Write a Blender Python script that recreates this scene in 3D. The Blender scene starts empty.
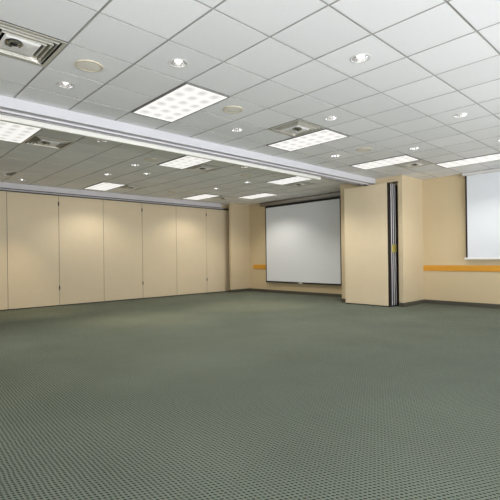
import bpy, bmesh, math, random
from mathutils import Vector, Matrix
random.seed(4)
PI = math.pi
scene = bpy.context.scene
COL = scene.collection

# ------------------------------------------------------------------ materials
def srgb(r, g, b):
    f = lambda v: (v/255/12.92) if v/255 <= .04045 else ((v/255+.055)/1.055)**2.4
    return (f(r), f(g), f(b), 1)

class NT:
    def __init__(s, name):
        s.m = bpy.data.materials.new(name); s.m.use_nodes = True
        s.t = s.m.node_tree; s.t.nodes.clear()
        s.out = s.n('ShaderNodeOutputMaterial')
        s.b = s.n('ShaderNodeBsdfPrincipled')
        s.l(s.b.outputs[0], s.out.inputs[0])
    def n(s, k, **kw):
        x = s.t.nodes.new(k)
        for a, v in kw.items(): setattr(x, a, v)
        return x
    def l(s, a, b): s.t.links.new(a, b)
    def math(s, op, a, b=None, c=None):
        x = s.n('ShaderNodeMath', operation=op)
        for i, v in enumerate((a, b, c)):
            if v is None: continue
            if isinstance(v, (int, float)): x.inputs[i].default_value = v
            else: s.l(v, x.inputs[i])
        return x.outputs[0]
    def pos(s):
        g = s.n('ShaderNodeNewGeometry'); return g.outputs['Position']
    def obj(s):
        g = s.n('ShaderNodeTexCoord'); return g.outputs['Object']

def mat(name, col, rough=.6, metal=0., var=0., scale=8., bump=0., bscale=200., stretch=(1, 1, 1), spec=.5):
    t = NT(name); b = t.b
    b.inputs['Base Color'].default_value = col
    b.inputs['Roughness'].default_value = rough
    b.inputs['Metallic'].default_value = metal
    b.inputs['Specular IOR Level'].default_value = spec
    mp = t.n('ShaderNodeMapping'); t.l(t.pos(), mp.inputs[0]); mp.inputs['Scale'].default_value = stretch
    if var:
        nz = t.n('ShaderNodeTexNoise'); nz.inputs['Scale'].default_value = scale; nz.inputs['Detail'].default_value = 5
        t.l(mp.outputs[0], nz.inputs['Vector'])
        mx = t.n('ShaderNodeMix', data_type='RGBA')
        mx.inputs[6].default_value = tuple(c*(1-var) for c in col[:3]) + (1,)
        mx.inputs[7].default_value = tuple(min(1, c*(1+var)) for c in col[:3]) + (1,)
        t.l(nz.outputs['Fac'], mx.inputs[0]); t.l(mx.outputs[2], b.inputs['Base Color'])
    if bump:
        n2 = t.n('ShaderNodeTexNoise'); n2.inputs['Scale'].default_value = bscale; n2.inputs['Detail'].default_value = 3
        t.l(mp.outputs[0], n2.inputs['Vector'])
        bp = t.n('ShaderNodeBump'); bp.inputs['Strength'].default_value = bump; bp.inputs['Distance'].default_value = .002
        t.l(n2.outputs['Fac'], bp.inputs['Height']); t.l(bp.outputs[0], b.inputs['Normal'])
    return t.m

def emit(name, col, strength):
    t = NT(name)
    t.b.inputs['Base Color'].default_value = (.8, .8, .8, 1)
    t.b.inputs['Emission Color'].default_value = col
    t.b.inputs['Emission Strength'].default_value = strength
    return t.m

WALL = srgb(199, 181, 146)
M = {}
M['wall'] = mat('beige_wall_paint', WALL, .75, var=.03, scale=3, bump=.15, bscale=260)
M['pier'] = mat('beige_pier_paint', srgb(202, 185, 153), .75, var=.03, scale=3, bump=.15, bscale=260)
M['beam'] = mat('beam_paint', srgb(200, 200, 205), .7, var=.02, scale=4)
M['plain'] = mat('white_drywall', srgb(226, 224, 228), .7, var=.02, scale=4)
M['panel'] = mat('cream_panel_vinyl', srgb(217, 201, 171), .62, var=.03, scale=5, bump=.12, bscale=420)
M['base'] = mat('dark_rubber_base', srgb(74, 72, 62), .55, var=.08, scale=12)
M['wood'] = mat('honey_oak', srgb(208, 148, 48), .42, var=.16, scale=10, stretch=(.6, 4, 22))
M['dark'] = mat('dark_seal', srgb(30, 27, 26), .6, var=.1)
M['alu_dark'] = mat('bronze_aluminium', srgb(48, 42, 41), .4, .6, var=.08)
M['alu'] = mat('satin_aluminium', srgb(224, 222, 224), .4, .3, var=.05)
M['trackgrey'] = mat('grey_track_paint', srgb(170, 169, 172), .5, var=.05)
M['cream'] = mat('cream_track_cover', srgb(228, 227, 221), .5, var=.02)
M['header'] = mat('header_paint', srgb(206, 204, 208), .6, var=.03)
M['brass'] = mat('aged_brass', srgb(206, 192, 104), .38, .6, var=.1, scale=30)
M['vent'] = mat('vent_metal', srgb(206, 203, 192), .38, .3, var=.08, scale=14)
M['plenum'] = mat('dark_plenum', srgb(46, 43, 38), .8, var=.1)
M['foil'] = mat('crumpled_foil', srgb(210, 210, 210), .18, 1., bump=1., bscale=30)
M['fixture'] = mat('fixture_frame_grey', srgb(120, 120, 118), .5, var=.04)
M['can'] = mat('polished_reflector', srgb(222, 222, 222), .2, .88, var=.04)
M['trimwhite'] = mat('white_trim_ring', srgb(214, 214, 212), .45, var=.02)
M['speaker'] = mat('speaker_grille_cream', srgb(232, 228, 218), .6, var=.05, scale=60)
M['speakerrim'] = mat('speaker_rim_tan', srgb(206, 196, 172), .55, var=.05)
M['screen'] = mat('matte_screen_fabric', srgb(216, 220, 225), .85, var=.01, scale=2)
M['screenblack'] = mat('black_screen_border', srgb(22, 21, 20), .7, var=.1)
M['housing'] = mat('white_screen_housing', srgb(205, 203, 200), .45, var=.03)
M['housinggrey'] = mat('grey_screen_housing', srgb(150, 146, 140), .45, var=.03)
M['white'] = mat('white_plastic', srgb(232, 230, 228), .4, var=.02)
M['frame'] = mat('window_frame_white', srgb(225, 225, 225), .5, var=.02)
M['lamp_off'] = mat('frosted_lamp', srgb(235, 235, 230), .2, var=.02)
M['lamp_on'] = emit('lit_lamp', (1., .94, .84, 1), 12.)
M['lamp_glint'] = emit('unlit_lamp_glint', (1., .95, .88, 1), 2.5)  # glow given to unlit lamps in place of reflections in their cans

def ceiling_mats():
    t = NT('acoustic_tile')
    # every tile differs a touch in age and whiteness
    sp = t.n('ShaderNodeSeparateXYZ'); t.l(t.pos(), sp.inputs[0])
    ix = t.math('FLOOR', t.math('DIVIDE', t.math('ADD', sp.outputs[0], 3.70), .6096))
    iy = t.math('FLOOR', t.math('DIVIDE', t.math('ADD', sp.outputs[1], -2.60), .6096))
    cb = t.n('ShaderNodeCombineXYZ'); t.l(ix, cb.inputs[0]); t.l(iy, cb.inputs[1])
    wn = t.n('ShaderNodeTexWhiteNoise', noise_dimensions='3D'); t.l(cb.outputs[0], wn.inputs['Vector'])
    mx = t.n('ShaderNodeMix', data_type='RGBA')
    mx.inputs[6].default_value = srgb(238, 238, 239); mx.inputs[7].default_value = srgb(247, 247, 248)
    t.l(wn.outputs['Value'], mx.inputs[0])
    nz = t.n('ShaderNodeTexNoise'); nz.inputs['Scale'].default_value = 160; nz.inputs['Detail'].default_value = 4
    t.l(t.pos(), nz.inputs['Vector'])
    m2 = t.n('ShaderNodeMix', data_type='RGBA', blend_type='MULTIPLY'); m2.inputs[0].default_value = .12
    t.l(mx.outputs[2], m2.inputs[6]); t.l(nz.outputs['Fac'], m2.inputs[7])
    t.l(m2.outputs[2], t.b.inputs['Base Color']); t.b.inputs['Roughness'].default_value = .9
    bp = t.n('ShaderNodeBump'); bp.inputs['Strength'].default_value = .25; bp.inputs['Distance'].default_value = .002
    t.l(nz.outputs['Fac'], bp.inputs['Height']); t.l(bp.outputs[0], t.b.inputs['Normal'])
    M['tile'] = t.m
    M['tee'] = mat('ceiling_tee', srgb(170, 169, 166), .5, var=.03)
ceiling_mats()

def carpet():
    t = NT('green_grey_loop_carpet')
    sp = t.n('ShaderNodeSeparateXYZ'); t.l(t.pos(), sp.inputs[0])
    x, y = sp.outputs[0], sp.outputs[1]
    # the loop rows run along direction d on the floor
    ang = math.radians(16.5)
    fx, fy, rx, ry = -.7277, .6859, .6859, .7277
    dx, dy = fx*math.cos(ang)+rx*math.sin(ang), fy*math.cos(ang)+ry*math.sin(ang)
    al = t.math('ADD', t.math('MULTIPLY', x, dx), t.math('MULTIPLY', y, dy))
    ac = t.math('ADD', t.math('MULTIPLY', x, dy), t.math('MULTIPLY', y, -dx))
    # slight wander so that rows are not machine perfect
    nz0 = t.n('ShaderNodeTexNoise'); nz0.inputs['Scale'].default_value = 9; t.l(t.pos(), nz0.inputs['Vector'])
    w = t.math('MULTIPLY', t.math('SUBTRACT', nz0.outputs['Fac'], .5), .012)
    al = t.math('ADD', al, w); ac = t.math('ADD', ac, w)
    cu = t.math('COSINE', t.math('MULTIPLY', ac, PI/.022))
    cv = t.math('COSINE', t.math('MULTIPLY', al, PI/.0145))
    d = t.math('MULTIPLY', cu, cv)                       # staggered loops
    pit = t.math('MAXIMUM', d, 0.)                       # the dark hollows between loops
    stripe = t.math('MULTIPLY', t.math('COSINE', t.math('MULTIPLY', ac, 2*PI/.022)), .06)
    nz = t.n('ShaderNodeTexNoise'); nz.inputs['Scale'].default_value = 120; nz.inputs['Detail'].default_value = 4
    t.l(t.pos(), nz.inputs['Vector'])
    grain = t.math('MULTIPLY', t.math('SUBTRACT', nz.outputs['Fac'], .5), 1.5)
    fac = t.math('ADD', t.math('ADD', t.math('SUBTRACT', .88, t.math('MULTIPLY', pit, 1.2)), stripe), grain)
    mx = t.n('ShaderNodeMix', data_type='RGBA'); mx.clamp_factor = True
    mx.inputs[6].default_value = srgb(29, 34, 29); mx.inputs[7].default_value = srgb(114, 122, 109)
    t.l(fac, mx.inputs[0])
    big = t.n('ShaderNodeTexNoise'); big.inputs['Scale'].default_value = 1.1; big.inputs['Detail'].default_value = 5
    t.l(t.pos(), big.inputs['Vector'])
    rp = t.n('ShaderNodeMapRange'); t.l(big.outputs['Fac'], rp.inputs[0])
    rp.inputs[1].default_value = .3; rp.inputs[2].default_value = .7; rp.inputs[3].default_value = .9; rp.inputs[4].default_value = 1.08
    m2 = t.n('ShaderNodeMix', data_type='RGBA', blend_type='MULTIPLY'); m2.inputs[0].default_value = 1
    t.l(mx.outputs[2], m2.inputs[6]); t.l(rp.outputs[0], m2.inputs[7])
    t.l(m2.outputs[2], t.b.inputs['Base Color'])
    t.b.inputs['Roughness'].default_value = .95; t.b.inputs['Specular IOR Level'].default_value = .2
    bp = t.n('ShaderNodeBump'); bp.inputs['Strength'].default_value = .6; bp.inputs['Distance'].default_value = .003
    t.l(fac, bp.inputs['Height']); t.l(bp.outputs[0], t.b.inputs['Normal'])
    return t.m
M['carpet'] = carpet()

def diffuser_mat():
    t = NT('lit_troffer_lens')
    sp = t.n('ShaderNodeSeparateXYZ'); t.l(t.obj(), sp.inputs[0])
    # 6 x 3 lens cells, each a little dimmer in its middle
    a = t.math('ABSOLUTE', t.math('SINE', t.math('MULTIPLY', t.math('ADD', sp.outputs[0], .57), PI*6/1.14)))
    b = t.math('ABSOLUTE', t.math('SINE', t.math('MULTIPLY', t.math('ADD', sp.outputs[1], .265), PI*3/.53)))
    k = t.math('POWER', t.math('MULTIPLY', a, b), 1.5)
    st = t.math('MULTIPLY', t.math('SUBTRACT', 1., t.math('MULTIPLY', k, .38)), EMIT)
    t.b.inputs['Base Color'].default_value = (.25, .25, .25, 1)
    t.b.inputs['Emission Color'].default_value = (1, .985, .955, 1)
    t.l(st, t.b.inputs['Emission Strength'])
    return t.m
EMIT = .74
M['lens'] = diffuser_mat()

# ------------------------------------------------------------------ mesh helpers
class MB:
    def __init__(s): s.bm = bmesh.new(); s.mats = []
    def mi(s, m):
        if m not in s.mats: s.mats.append(m)
        return s.mats.index(m)
    def box(s, x0, x1, y0, y1, z0, z1, m='wall', bevel=0.):
        old = set(s.bm.faces)
        r = bmesh.ops.create_cube(s.bm, size=1)
        bmesh.ops.scale(s.bm, vec=(x1-x0, y1-y0, z1-z0), verts=r['verts'])
        bmesh.ops.translate(s.bm, vec=((x0+x1)/2, (y0+y1)/2, (z0+z1)/2), verts=r['verts'])
        if bevel:
            es = list({e for v in r['verts'] for e in v.link_edges})
            bmesh.ops.bevel(s.bm, geom=es, offset=bevel, segments=2, affect='EDGES', profile=.5)
        i = s.mi(m)
        for f in s.bm.faces:
            if f not in old: f.material_index = i
        return s
    def quad(s, pts, m):
        f = s.bm.faces.new([s.bm.verts.new(p) for p in pts]); f.material_index = s.mi(m); return f
    def lathe(s, prof, m, n=40, cx=0, cy=0, smooth=True, axis='z'):
        rings = []
        for r, z in prof:
            ring = []
            for k in range(n):
                a = 2*PI*k/n
                if axis == 'z': p = (cx+r*math.cos(a), cy+r*math.sin(a), z)
                else: p = (z, cx+r*math.cos(a), cy+r*math.sin(a))
                ring.append(s.bm.verts.new(p))
            rings.append(ring)
        i = s.mi(m)
        for a, b in zip(rings, rings[1:]):
            for k in range(n):
                f = s.bm.faces.new((a[k], a[(k+1) % n], b[(k+1) % n], b[k])); f.material_index = i; f.smooth = smooth
        for ring, rr in ((rings[0], prof[0][0]), (rings[-1], prof[-1][0])):
            if rr < .012:
                f = s.bm.faces.new(ring); f.material_index = i
        return s
    def sqring(s, loops, m, closed=False):
        """stack of square loops (half size, z) joined into a frustum-like shell"""
        i = s.mi(m); rings = []
        for h, z in loops:
            rings.append([s.bm.verts.new(p) for p in ((-h, -h, z), (h, -h, z), (h, h, z), (-h, h, z))])
        for a, b in zip(rings, rings[1:]):
            for k in range(4):
                f = s.bm.faces.new((a[k], a[(k+1) % 4], b[(k+1) % 4], b[k])); f.material_index = i
        if closed:
            f = s.bm.faces.new(rings[-1]); f.material_index = i
        return s
    def build(s, name, parent=None, loc=(0, 0, 0), normals=True):
        if normals: bmesh.ops.recalc_face_normals(s.bm, faces=s.bm.faces[:])
        me = bpy.data.meshes.new(name); s.bm.to_mesh(me); s.bm.free()
        for m in s.mats: me.materials.append(M[m])
        o = bpy.data.objects.new(name, me); COL.objects.link(o); o.location = loc
        if parent: o.parent = parent
        return o

def tag(o, label, cat, group=None, kind=None):
    o['label'] = label; o['category'] = cat
    if group: o['group'] = group
    if kind: o['kind'] = kind
    return o
def thing(name, label, cat, loc, group=None, rz=0):
    o = bpy.data.objects.new(name, None); COL.objects.link(o)
    o.empty_display_size = .1; o.location = loc; o.rotation_euler = (0, 0, rz)
    return tag(o, label, cat, group)
def struct(o, label=None):
    o['kind'] = 'structure'
    if label: o['label'] = label
    return o
def dup(root, loc, label):
    r = root.copy(); COL.objects.link(r); r.location = loc; r['label'] = label
    def rec(src, dst):
        for ch in src.children:
            c = ch.copy(); COL.objects.link(c); c.parent = dst; rec(ch, c)
    rec(root, r)
    return r

# ------------------------------------------------------------------ dimensions
ZC = 3.059                       # ceiling
T = .6096                        # two foot tile
GX, GY = -3.70, 2.60             # a grid crossing
XL, XR, YF, YB = -11.95, 3.005, -2.277, 10.35
XP = -11.45                      # face of closed partition
cell = lambda i, j: (GX+(i+.5)*T, GY+(j+.5)*T)

# floor
b = MB(); b.box(XL-.2, XR+.2, YF-.2, YB+.2, -.12, 0, 'carpet'); struct(b.build('floor'), 'grey-green woven loop carpet')

# ------------------------------------------------------------------ ceiling fixtures map (cells)
def idx(x, y): return (round((x-GX)/T-.5), round((y-GY)/T-.5))
troffers = [ # left x cell index, y cell index, label
    (-2, 0, 'large lit 2x4 ceiling light nearest the camera, right above the beam'),
    (-2, 4, 'lit 2x4 ceiling light beside the square vent in the middle of the near ceiling'),
    (-2, 8, 'lit 2x4 ceiling light above the stacked partition panels'),
    (0, 10, 'lit 2x4 ceiling light in front of the right projection screen, cut by the photo edge'),
    (-6, -2, 'lit 2x4 ceiling light just beyond the beam, cut by the left photo edge'),
    (-12, 3, 'lit 2x4 ceiling light close to the closed partition, leftmost of the far ones'),
    (-6, 3, 'lit 2x4 ceiling light tucked beyond the beam in the middle of the far ceiling'),
    (-12, 8, 'small lit ceiling light at the right end of the closed partition'),
    (-10, 10, 'lit ceiling light right in front of the far beige pier'),
    (-6, 8, 'lit 2x4 ceiling light beyond the beam in front of the left projection screen'),
]
vents = [
    (-1, -3, 'big square air diffuser at the top left corner of the photo'),
    (-1, 3, 'square air diffuser touching the long side of the middle near ceiling light'),
    (-1, 9, 'square air diffuser between the two lights nearest the right wall'),
    (-6, -1, 'square air diffuser beside the ceiling light cut by the left photo edge'),
    (-11, -1, 'square air diffuser by the closed partition, cut by the left photo edge'),
    (-11, 4, 'dark square air diffuser beside the light close to the closed partition'),
    (-6, 4, 'square air diffuser beside the middle far light under the beam'),
    (-11, 9, 'small square air diffuser beside the light at the right end of the closed partition'),
    (-6, 9, 'square air diffuser beside the light in front of the left projection screen'),
]
downs = [ # x, y, state (dim is unlit with an added glow), label
    (-3.395, 2.295, 'dim', 'round recessed downlight above the nearest 2x4 ceiling light'),
    (-2.175, 3.515, 'dim', 'largest round recessed downlight at the upper middle of the near ceiling'),
    (-4.615, 1.685, 'dim', 'round recessed downlight beside the left round speaker, near the big air diffuser'),
    (-4.615, 4.125, 'dim', 'round recessed downlight below the middle round speaker, near the beam'),
    (-3.395, 4.735, 'dim', 'round recessed downlight just above the middle near 2x4 ceiling light'),
    (-2.175, 5.955, 'dim', 'round recessed downlight high on the right side of the near ceiling'),
    (-4.615, 6.565, 'dim', 'faint round recessed downlight left of the right round speaker, near the beam end'),
    (-3.395, 7.175, 'dim', 'faint round recessed downlight above the diffuser near the right wall'),
    (-2.175, 7.785, 'dim', 'round recessed downlight at the right photo edge'),
    (-10.715, 2.905, 'on', 'lit round downlight close to the left end of the closed partition'),
    (-6.445, 2.905, 'dim', 'round recessed downlight just beyond the beam on the left'),
    (-8.885, 4.125, 'off', 'faint unlit downlight above the light close to the closed partition'),
    (-7.665, 4.125, 'on', 'lit round downlight in the middle of the far ceiling, left of the middle far light'),
    (-8.275, 4.735, 'off', 'unlit round downlight just below the lit one in the middle of the far ceiling'),
    (-7.665, 7.175, 'on', 'lit round downlight between the two small lights over the far pier'),
    (-6.445, 5.955, 'dim', 'round recessed downlight peeking out right under the beam'),
    (-8.885, 7.175, 'off', 'tiny unlit downlight above the light at the partition end'),
]
speakers = [
    (-4.005, 1.685, 'round cream ceiling speaker at the upper left, beside the big air diffuser'),
    (-4.005, 3.515, 'round cream ceiling speaker right of the nearest 2x4 ceiling light'),
    (-4.005, 6.565, 'round cream ceiling speaker above the light over the stacked panels'),
    (-7.055, 6.565, 'small dark round ceiling speaker beyond the beam, above the lit far downlight'),
    (-7.055, 4.125, 'dim round ceiling speaker at the left end of the middle far light'),
    (-10.105, 6.565, 'tiny round ceiling speaker near the right end of the closed partition'),
]
taken = set()
for i, j, _ in troffers: taken |= {(i, j), (i+1, j)}
for i, j, _ in vents: taken.add((i, j))
holes = {idx(x, y): .082 for x, y, *_ in downs}

# ceiling: tegular tiles in an exposed tee grid (one structure mesh)
b = MB()
TI, TE = b.mi('tile'), b.mi('tee')
def face(pts, m):
    f = b.bm.faces.new([b.bm.verts.new(p) for p in pts]); f.material_index = m
W2 = .0088                           # half visible tee width
i0, i1 = math.floor((XL-GX)/T), math.ceil((XR-GX)/T)
j0, j1 = math.floor((YF-GY)/T+1e-3), math.ceil((YB-GY)/T)
for i in range(i0, i1):
    for j in range(j0, j1):
        if (i, j) in taken: continue
        x0, x1 = max(GX+i*T, XL), min(GX+(i+1)*T, XR)
        y0, y1 = max(GY+j*T, YF), min(GY+(j+1)*T, YB)
        if x1-x0 < .03 or y1-y0 < .03: continue
        a0, a1, c0, c1 = x0+W2, x1-W2, y0+W2, y1-W2
        zt, ze = ZC, ZC+.006
        dz = random.uniform(-.0012, .0012)
        zt += dz
        O = [(x0, y0), (x1, y0), (x1, y1), (x0, y1)]; I = [(a0, c0), (a1, c0), (a1, c1), (a0, c1)]
        bev = .0012
        J = [(a0+bev, c0+bev), (a1-bev, c0+bev), (a1-bev, c1-bev), (a0+bev, c1-bev)]
        for k in range(4):
            l = (k+1) % 4
            face([(*O[k], ze), (*I[k], ze), (*I[l], ze), (*O[l], ze)], TE)
            face([(*I[k], ze), (*J[k], zt), (*J[l], zt), (*I[l], ze)], TE)
        r = holes.get((i, j))
        if not r:
            face([(*p, zt) for p in reversed(J)], TI)
        else:
            n = 32; cx, cy = (x0+x1)/2, (y0+y1)/2; hx, hy = (a1-a0)/2-bev, (c1-c0)/2-bev
            inn, out = [], []
            for k in range(n):
                a = 2*PI*(k+.5)/n - PI/4 - PI/n + 0
                a = 2*PI*k/n + PI/4
                ca, sa = math.cos(a), math.sin(a); q = 1/max(abs(ca), abs(sa))
                inn.append(b.bm.verts.new((cx+r*ca, cy+r*sa, zt))); out.append(b.bm.verts.new((cx+hx*ca*q, cy+hy*sa*q, zt)))
            for k in range(n):
                l = (k+1) % n
                f = b.bm.faces.new((out[k], inn[k], inn[l], out[l])); f.material_index = TI
# structural deck above the tiles
b.box(XL-.2, XR+.2, YF-.2, YB+.2, ZC+.35, ZC+.5, 'plain')
struct(b.build('ceiling', normals=False), 'suspended ceiling of white square acoustic tiles')

# ------------------------------------------------------------------ fixtures
def make_troffer(label, loc):
    t = thing('ceiling_light', label, 'ceiling light', loc, 'lit 2x4 ceiling lights')
    f = MB(); L, S, w, d = 1.2192, .6096, .018, .013
    for x0, x1, y0, y1 in ((-L/2+.003, L/2-.003, -S/2+.003, -S/2+w), (-L/2+.003, L/2-.003, S/2-w, S/2-.003),
                           (-L/2+.003, -L/2+w, -S/2+w, S/2-w), (L/2-w, L/2-.003, -S/2+w, S/2-w)):
        f.box(x0, x1, y0, y1, -d, .05, 'fixture')
    f.box(-L/2+.003, L/2-.003, -S/2+.003, S/2-.003, .05, .1, 'fixture')
    f.build('frame', t)
    l = MB(); nx, ny = 36, 18
    hx, hy = L/2-w, S/2-w
    vs = [[l.bm.verts.new((-hx+2*hx*i/nx, -hy+2*hy*j/ny,
            -d+.003+.006*abs(math.sin(PI*6*i/nx))*abs(math.sin(PI*3*j/ny)))) for j in range(ny+1)] for i in range(nx+1)]
    mi = l.mi('lens')
    for i in range(nx):
        for j in range(ny):
            q = l.bm.faces.new((vs[i][j], vs[i][j+1], vs[i+1][j+1], vs[i+1][j])); q.smooth = True; q.material_index = mi
    l.build('diffuser', t, normals=False)
    return t
def make_vent(label, loc):
    t = thing('ceiling_vent', label, 'air vent', loc, 'square ceiling air diffusers')
    b = MB(); b.sqring([(.302, .0), (.302, -.006), (.272, -.006), (.272, .0)], 'vent'); b.build('flange', t)
    b = MB(); b.sqring([(.302, -.002), (.302, .16)], 'plenum', True); b.build('plenum_box', t)
    for h0, h1, z0, z1 in ((.250, .238, -.006, .055), (.214, .192, -.014, .045), (.172, .156, -.018, .035)):
        b = MB(); b.sqring([(h0, z0), (h0-.003, z0-.004), (h1, z1), (h1+.004, z1+.004), (h0, z0)], 'vent'); b.build('louver', t)
    b = MB(); b.sqring([(.140, -.004), (.134, -.018), (.118, -.026), (.06, -.031), (.04, -.032)], 'white', True); b.build('centre_plate', t)
    b = MB(); b.lathe([(.010, -.0335), (.062, -.0330), (.066, -.026)], 'plenum', 20, .066, -.058); b.build('painted_gap', t)  # dark disc on the plate, painted in for the shaded gap round the foil
    b = MB(); rr = random.Random(3); n, m = 14, 4; rows = []
    for a in range(m+1):
        rows.append([b.bm.verts.new((.066+(.030+.010*a)*math.cos(2*PI*k/n), -.058+(.030+.010*a)*math.sin(2*PI*k/n), -.040+rr.uniform(-.009, .005))) for k in range(n)])
    for a in range(m):
        for k in range(n):
            if k in (5, 6): continue
            fc = b.bm.faces.new((rows[a][k], rows[a][(k+1) % n], rows[a+1][(k+1) % n], rows[a+1][k])); fc.material_index = b.mi('foil')
    b.build('foil_liner', t, normals=False)
    return t
def make_down(label, loc, state):
    t = thing('downlight', label, 'downlight', loc, 'round recessed downlights')
    b = MB(); b.lathe([(.080, .004), (.080, -.003), (.092, -.004), (.096, .0), (.096, .003)], 'trimwhite'); b.build('trim_ring', t)
    b = MB(); b.lathe([(.080, .0), (.076, .03), (.068, .07), (.054, .105), (.036, .125), (.010, .13)], 'can'); b.build('reflector', t)
    b = MB(); m = {'on': 'lamp_on', 'dim': 'lamp_glint', 'off': 'lamp_off'}[state]
    zb = .02 if state == 'on' else .035
    if state == 'on': b.lathe([(.006, -.011), (.055, -.010), (.074, -.006), (.078, .002), (.02, .08), (.014, .128)], m)
    else: b.lathe([(.006, zb), (.024, zb+.006), (.034, zb+.022), (.034, zb+.045), (.02, zb+.08), (.014, .128)], m); b.build('lamp', t)
    return t
def make_speaker(label, loc):
    t = thing('ceiling_speaker', label, 'speaker', loc, 'round ceiling speakers')
    b = MB(); b.lathe([(.106, -.004), (.111, -.010), (.119, -.010), (.126, -.004), (.126, .0)], 'speakerrim'); b.build('rim', t)
    b = MB(); b.lathe([(.010, -.010), (.05, -.0095), (.09, -.007), (.108, -.005)], 'speaker'); b.build('grille', t)
    return t

src = None
for i, j, lab in troffers:
    loc = (GX+(i+1)*T, GY+(j+.5)*T, ZC)
    if src is None: src = make_troffer(lab, loc)
    else: dup(src, loc, lab)
    ld = bpy.data.lights.new('troffer_lamp', 'SPOT'); ld.energy = 92 if i == -12 else 140 if j == 10 and i < 0 else 170 if i < -4 else 90; ld.color = (1, .92, .80) if i < -4 else (1, .95, .87)
    ld.spot_size = math.radians(138); ld.spot_blend = .6; ld.shadow_soft_size = .12
    lo = bpy.data.objects.new('troffer_lamp', ld); COL.objects.link(lo); lo.location = (loc[0], loc[1], ZC-.02)
src = None
for i, j, lab in vents:
    loc = (*cell(i, j), ZC)
    if src is None: src = make_vent(lab, loc)
    else: dup(src, loc, lab)
srcs = {}
for x, y, st, lab in downs:
    loc = (*cell(*idx(x, y)), ZC)
    if st not in srcs: srcs[st] = make_down(lab, loc, st)
    else: dup(srcs[st], loc, lab)
    if st == 'on':
        ld = bpy.data.lights.new('downlight_beam', 'SPOT'); ld.energy = 130; ld.color = (1, .80, .52)
        ld.spot_size = math.radians(62); ld.spot_blend = .9; ld.shadow_soft_size = .002
        lo = bpy.data.objects.new('downlight_beam', ld); COL.objects.link(lo); lo.location = (loc[0], loc[1], ZC-.016)
src = None
for x, y, lab in speakers:
    loc = (*cell(*idx(x, y)), ZC)
    if src is None: src = make_speaker(lab, loc)
    else: dup(src, loc, lab)

# ------------------------------------------------------------------ walls
WT = ZC+.36
b = MB(); b.box(XL-.2, XR+.2, YB, YB+.2, 0, WT, 'wall'); struct(b.build('wall_back'), 'beige back wall')
b = MB(); b.box(XL-.2, XL, YF, YB, 0, WT, 'wall'); struct(b.build('wall_left'))
# right-hand wall with two large windows (out of frame, they light the room)
WY = [(.6, 4.2), (5.0, 8.6)]; WZ = (.25, 2.35)
b = MB(); b.box(XR, XR+.2, YF, YB, 0, WZ[0], 'wall'); b.box(XR, XR+.2, YF, YB, WZ[1], WT, 'wall')
ys = [YF] + [v for w in WY for v in w] + [YB]
for k in range(0, len(ys), 2): b.box(XR, XR+.2, ys[k], ys[k+1], WZ[0], WZ[1], 'wall')
struct(b.build('wall_right'))
for n, (y0, y1) in enumerate(WY):
    b = MB()
    for a0, a1, c0, c1 in ((y0, y1, WZ[0], WZ[0]+.05), (y0, y1, WZ[1]-.05, WZ[1]), (y0, y0+.05, WZ[0]+.05, WZ[1]-.05),
                           (y1-.05, y1, WZ[0]+.05, WZ[1]-.05), ((y0+y1)/2-.025, (y0+y1)/2+.025, WZ[0]+.05, WZ[1]-.05)):
        b.box(XR+.06, XR+.12, a0, a1, c0, c1, 'frame')
    struct(b.build('window_%d' % (n+1)))
# front wall behind the camera, with an unseen window added to light the near part
WX = [(-1.6, 2.4)]
b = MB(); b.box(XL-.2, XR+.2, YF-.2, YF, 0, WZ[0], 'wall'); b.box(XL-.2, XR+.2, YF-.2, YF, WZ[1], WT, 'wall')
xs = [XL-.2] + [v for w in WX for v in w] + [XR+.2]
for k in range(0, len(xs), 2): b.box(xs[k], xs[k+1], YF-.2, YF, WZ[0], WZ[1], 'wall')
struct(b.build('wall_front'))
for n, (x0, x1) in enumerate(WX):
    b = MB()
    for a0, a1, c0, c1 in ((x0, x1, WZ[0], WZ[0]+.05), (x0, x1, WZ[1]-.05, WZ[1]), (x0, x0+.05, WZ[0]+.05, WZ[1]-.05),
                           (x1-.05, x1, WZ[0]+.05, WZ[1]-.05), ((x0+x1)/2-.025, (x0+x1)/2+.025, WZ[0]+.05, WZ[1]-.05)):
        b.box(a0, a1, YF-.12, YF-.06, c0, c1, 'frame')
    struct(b.build('window_%d' % (n+3)))

# middle pier with the pocket that holds the stacked panels
PX0, PX1, PY = -6.40, -4.705, 9.30
KX0, KX1, KY, KZ = -6.22, -4.81, 9.60, 2.93
b = MB()
b.box(PX0, KX0, PY, YB, 0, ZC+.01, 'pier'); b.box(KX1, PX1, PY, YB, 0, ZC+.01, 'pier')
b.box(KX0, KX1, KY, YB, 0, ZC+.01, 'pier'); b.box(KX0, KX1, PY, KY, KZ, ZC+.01, 'pier')
struct(b.build('wall_middle'), 'beige pier with pocket holding the stacked partition panels')
# far pier at the end of the closed partition
QX, QY = -11.0, 9.486
b = MB(); b.box(QX-.09, QX, QY, YB, 0, ZC+.01, 'pier'); struct(b.build('wall_corner'), 'beige pier at the end of the closed partition')

# baseboards
H, D = .095, .012
b = MB(); b.box(PX1+D, XR, YB-D, YB, 0, H, 'base', .003); struct(b.build('baseboard_right'))
b = MB(); b.box(PX1, PX1+D, PY-D, YB-D, 0, H, 'base', .003); b.box(KX1+.004, PX1, PY-D, PY, 0, H, 'base', .003)
b.box(PX0-D, PX0, PY-D, YB-D, 0, H, 'base', .003); b.box(PX0, KX0-.004, PY-D, PY, 0, H, 'base', .003); struct(b.build('baseboard_middle'))
b = MB(); b.box(QX, PX0-D, YB-D, YB, 0, H, 'base', .003); struct(b.build('baseboard_back'))
b = MB(); b.box(QX, QX+D, QY-D, YB-D, 0, H, 'base', .003); b.box(QX-.09, QX, QY-D, QY, 0, H, 'base', .003); struct(b.build('baseboard_left'))

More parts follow.
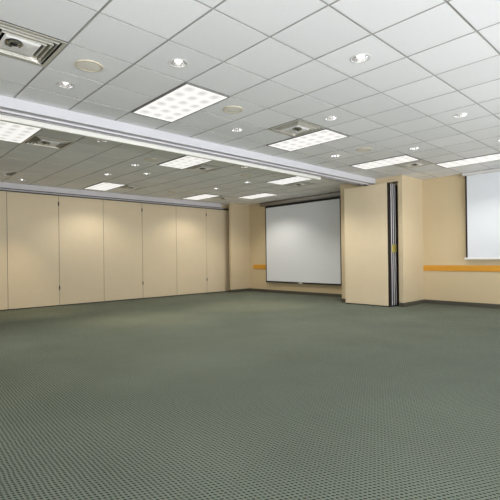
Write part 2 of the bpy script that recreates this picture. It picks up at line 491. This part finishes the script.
# oak bumper rails on the back wall
b = MB(); b.box(PX1+.005, XR, YB-.022, YB, .806, .943, 'wood', .004); struct(b.build('trim_1'), 'oak bumper rail on the right wall')
b = MB(); b.box(QX+.005+.2, PX0-.01, YB-.022, YB, .79, .94, 'wood', .004); struct(b.build('trim_2'), 'oak bumper rail behind the left screen')

# ------------------------------------------------------------------ beam with partition track
BX = -5.385
b = MB(); b.box(-5.66, BX, YF, PY, ZC-.122, ZC+.01, 'beam', .004); struct(b.build('trim_3'), 'white ceiling beam across the room')
t = thing('partition_track', 'aluminium partition track along the underside of the white ceiling beam', 'track', (-5.56, 3.5, ZC-.122))
b = MB(); b.box(-.095, .080, YF-3.5, PY-3.5-.005, -.004, 0, 'trackgrey'); b.build('track_plate', t)
b = MB(); b.box(.062, .080, YF-3.5, PY-3.5-.005, -.026, -.004, 'header', .002); b.build('track_lip', t)
b = MB(); b.box(-.030, -.012, YF-3.5, PY-3.5-.005, -.026, -.004, 'trackgrey', .002); b.build('track_lip', t)
b = MB(); b.box(-.125, -.055, YF-3.5, 7.44-3.5, -.082, -.004, 'cream', .012); b.build('track_cover', t)
b = MB(); b.box(-.30, -.105, 7.6-3.5, PY-3.5-.005, .02, .132, 'header', .004); b.build('track_box', t)

# header over the closed partition
b = MB(); b.box(XL, -11.33, YF, 9.36, 2.93, ZC+.01, 'header', .004); b.box(XL, -11.41, 9.36, YB, 2.93, ZC+.01, 'pier'); struct(b.build('trim_4'), 'painted header over the closed partition')
t = thing('partition_track', 'grey track over the closed beige partition on the far left', 'track', (-11.43, 3.5, 2.93))
b = MB(); b.box(-.08, .085, YF-3.5, QY-3.5, -.014, 0, 'alu_dark'); b.build('track_plate', t)
b = MB(); b.box(.045, .075, YF-3.5, QY-3.5, -.05, -.012, 'trackgrey', .002); b.build('track_lip', t)
b = MB(); b.box(-.07, .03, YF-3.5, QY-3.5, -.055, -.012, 'dark'); b.build('track_seal', t)

# ------------------------------------------------------------------ closed partition panels
PW = 1.205; ZT = 2.868
def wall_panel(k, label, hinge):
    y0 = 2.755 + PW*(k-1)
    t = thing('partition_panel', label, 'partition panel', (XP, y0+PW/2, 0), 'closed partition panels')
    b = MB(); b.box(-.085, 0, -PW/2+.0045, PW/2-.0045, .022, ZT, 'panel', .003); b.build('panel_body', t)
    b = MB(); b.box(-.075, -.006, -PW/2+.012, PW/2-.012, .0, .022, 'dark'); b.build('floor_seal', t)
    b = MB(); b.box(-.08, -.012, PW/2-.0045, PW/2+.0045, .022, ZT-.004, 'alu_dark'); b.build('edge_strip', t)
    if hinge:
        for z in (.47, 2.66):
            b = MB(); b.box(-.004, .006, PW/2-.015, PW/2+.015, z-.05, z+.05, 'alu_dark', .003)
            b.lathe([(.006, z-.052), (.006, z+.052)], 'alu_dark', 12, .006, PW/2); b.build('hinge', t)
    return t
plabs = ['sliver of a beige partition panel cut by the left photo edge',
         'wide beige partition panel, second from the left photo edge, hinged on its right',
         'beige partition panel lit brightest by the left scallop of light',
         'beige partition panel right of the one with the left light scallop',
         'beige partition panel left of the right light scallop',
         'beige partition panel right of the right light scallop',
         'narrowest looking beige partition panel ending at the far pier']
for k in range(7):
    if k < 6: wall_panel(k, plabs[k], k in (1, 3, 5))
# last panel, running on behind the pier
t = thing('partition_panel', plabs[6], 'partition panel', (XP, 9.13, 0), 'closed partition panels')
y0, y1 = 2.755+PW*5+.0045-9.13, YB-.004-9.13
b = MB(); b.box(-.085, 0, y0, y1, .022, ZT, 'panel', .003); b.build('panel_body', t)
b = MB(); b.box(-.075, -.006, y0+.01, y1, 0, .022, 'dark'); b.build('floor_seal', t)
# panels outside the frame to the left keep the partition whole
# (the photo shows nothing of them; one long run closes the wall)
for k in (-1, -2, -3):
    wall_panel(k, 'beige partition panel beyond the left photo edge', False)

# ------------------------------------------------------------------ stacked panels
names = ['front beige panel of the stack, its whole face showing', 'second panel from the front of the stack, only its metal edge showing',
         'middle panel of the stack, metal edge with brass latch', 'fourth panel from the front of the stack, thin metal edge showing',
         'rearmost panel of the stack, deepest in the wall pocket']
SX0, SX1, SY, ST = -6.14, -4.94, 9.07, .0885
for k in range(5):
    y0 = SY + k*(ST+.003)
    t = thing('stacked_partition_panel', names[k], 'partition panel', ((SX0+SX1)/2, y0+ST/2, 0), 'folded partition panels stacked at the pier')
    hx = (SX1-SX0)/2
    b = MB(); b.box(-hx+.008, hx-.02, -ST/2, ST/2, .024, 2.885, 'panel', .002); b.build('panel_body', t)
    b = MB(); b.box(hx-.02, hx, -ST/2, ST/2, .024, 2.885, 'alu_dark', .002); b.build('edge_frame', t)
    if k in (1, 2, 3):
        b = MB(); b.box(hx, hx+.010, -.012, .016, .03, 2.88, 'alu', .003); b.build('edge_strip', t)
    b = MB(); b.box(-hx+.01, hx-.005, -ST/2+.008, ST/2-.008, 0, .024, 'dark'); b.build('floor_seal', t)
    b = MB(); b.box(-.04, .04, -.02, .02, 2.885, 2.93 if k > 2 else 2.935, 'alu_dark'); b.build('trolley', t)
    if k == 2:
        b = MB(); b.box(hx+.012, hx+.03, -.105, .115, 1.27, 1.45, 'brass', .006); b.lathe([(.008, hx+.03), (.02, hx+.034), (.02, hx+.044), (.008, hx+.048)], 'brass', 20, 0, 1.36, axis='x')
        b.build('latch', t)

# ------------------------------------------------------------------ projection screens
def screen(label, x0, x1, z0, z1, cx0, cx1, dark):
    t = thing('projection_screen', label, 'projection screen', ((x0+x1)/2, YB-.10, z0), None)
    w = (x1-x0)/2; h = z1-z0; c0, c1 = cx0-(x0+x1)/2, cx1-(x0+x1)/2
    b = MB(); hz = z1-z0
    # housing: extruded rounded box profile
    prof = []
    ztop, zbot = ZC-.008-z0, z1+.02-z0
    if dark:
        zm = (ztop+zbot)/2; r = (ztop-zbot)/2
        for k in range(20):
            a = 2*PI*k/20; prof.append((r*1.05*math.cos(a), zm+r*math.sin(a)))
    else:
        for (py, pz) in ((-.07, zbot+.012), (-.058, zbot), (.08, zbot), (.08, ztop), (-.058, ztop), (-.07, ztop-.012)): prof.append((py, pz))
    m = 'housinggrey' if dark else 'housing'; mi = b.mi(m)
    A = [b.bm.verts.new((c0, p, q)) for p, q in prof]; B = [b.bm.verts.new((c1, p, q)) for p, q in prof]
    for k in range(len(prof)):
        l = (k+1) % len(prof); f = b.bm.faces.new((A[k], A[l], B[l], B[k])); f.material_index = mi; f.smooth = dark
    for R in (A, B): f = b.bm.faces.new(R); f.material_index = mi
    b.build('housing', t)
    for s in (c0, c1-.02):
        b = MB(); b.box(s-.004, s+.024, .02, .095, zbot+.02, ztop-.004, 'housing', .003); b.build('mounting_bracket', t)
    e = .035
    b = MB(); b.box(-w+e, w-e, -.002, .002, .03, hz-(.05 if dark else 0), 'screen'); b.build('screen_fabric', t)
    b = MB()
    b.box(-w, -w+e, -.0035, .0035, .0, hz+.02, 'screenblack'); b.box(w-e, w, -.0035, .0035, .0, hz+.02, 'screenblack')
    if dark:
        b.box(-w+e, w-e, -.0035, .0035, hz-.05, hz+.02, 'screenblack')
    else:
        b.box(-w+e, w-e, -.0025, .0025, hz, hz+.02, 'screen')
    b.build('border', t)
    b = MB(); b.box(-w-.035 if not dark else -w, w+.035 if not dark else w, -.014, .014, -.015, .03, 'screenblack' if dark else 'white', .005); b.build('bottom_bar', t)
    if dark:
        b = MB(); b.box(-.07, .07, -.028, -.014, -.02, .016, 'white', .005); b.build('pull_handle', t)
    return t
screen('large pulled down projection screen in the far alcove with black bottom bar', -10.09, -7.05, .365, 2.90, -10.29, -6.85, True)
screen('bright white projection screen with black left edge, cut by the right photo edge', -3.665, -1.2, 1.095, 2.965, -3.705, -1.16, False)

# ------------------------------------------------------------------ light
w = bpy.data.worlds.new('daylight'); scene.world = w; w.use_nodes = True
nt = w.node_tree; nt.nodes.clear()
o = nt.nodes.new('ShaderNodeOutputWorld'); bg = nt.nodes.new('ShaderNodeBackground'); nt.links.new(bg.outputs[0], o.inputs[0])
tc = nt.nodes.new('ShaderNodeTexCoord'); sp = nt.nodes.new('ShaderNodeSeparateXYZ'); nt.links.new(tc.outputs['Generated'], sp.inputs[0])
rp = nt.nodes.new('ShaderNodeValToRGB'); nt.links.new(sp.outputs[2], rp.inputs[0])
UPLIGHT, SKY = (.97, .99, 1.03, 1), (.47, .49, .54, 1)      # lower half brightened to throw added light on the ceiling, soft sky above
rp.color_ramp.elements[0].position = 0; rp.color_ramp.elements[0].color = UPLIGHT
rp.color_ramp.elements[1].position = .02; rp.color_ramp.elements[1].color = SKY
nt.links.new(rp.outputs[0], bg.inputs[0]); bg.inputs[1].default_value = 11.8
def portal(loc, rot, sx, sy):
    l = bpy.data.lights.new('window_portal', 'AREA'); l.shape = 'RECTANGLE'; l.size = sx; l.size_y = sy; l.cycles.is_portal = True
    o = bpy.data.objects.new('window_portal', l); COL.objects.link(o); o.location = loc; o.rotation_euler = rot
for y0, y1 in WY: portal((XR+.15, (y0+y1)/2, sum(WZ)/2), (0, PI/2, 0), WZ[1]-WZ[0], y1-y0)
for x0, x1 in WX: portal(((x0+x1)/2, YF-.15, sum(WZ)/2), (PI/2, 0, 0), x1-x0, WZ[1]-WZ[0])

# ------------------------------------------------------------------ camera
yaw, roll, f = .81496, -.0135, 423.84
c, s = math.cos(yaw), math.sin(yaw)
right = Vector((c, s, 0)); fwd = Vector((-s, c, 0)); up = Vector((0, 0, 1))
R = right*math.cos(roll) + up*math.sin(roll); U = up*math.cos(roll) - right*math.sin(roll)
cam = bpy.data.cameras.new('camera'); co = bpy.data.objects.new('camera', cam); COL.objects.link(co)
mw = Matrix((R, U, -fwd)).transposed().to_4x4(); mw.translation = (0, 0, 1.198)
co.matrix_world = mw
cam.sensor_width = 36; cam.lens = f/500*36; cam.shift_y = 7.28/500; cam.clip_end = 200
scene.camera = co
vs = scene.view_settings
vs.view_transform = 'Standard'; vs.look = 'None'; vs.gamma = 1; vs.use_curve_mapping = False; vs.exposure = 0.3
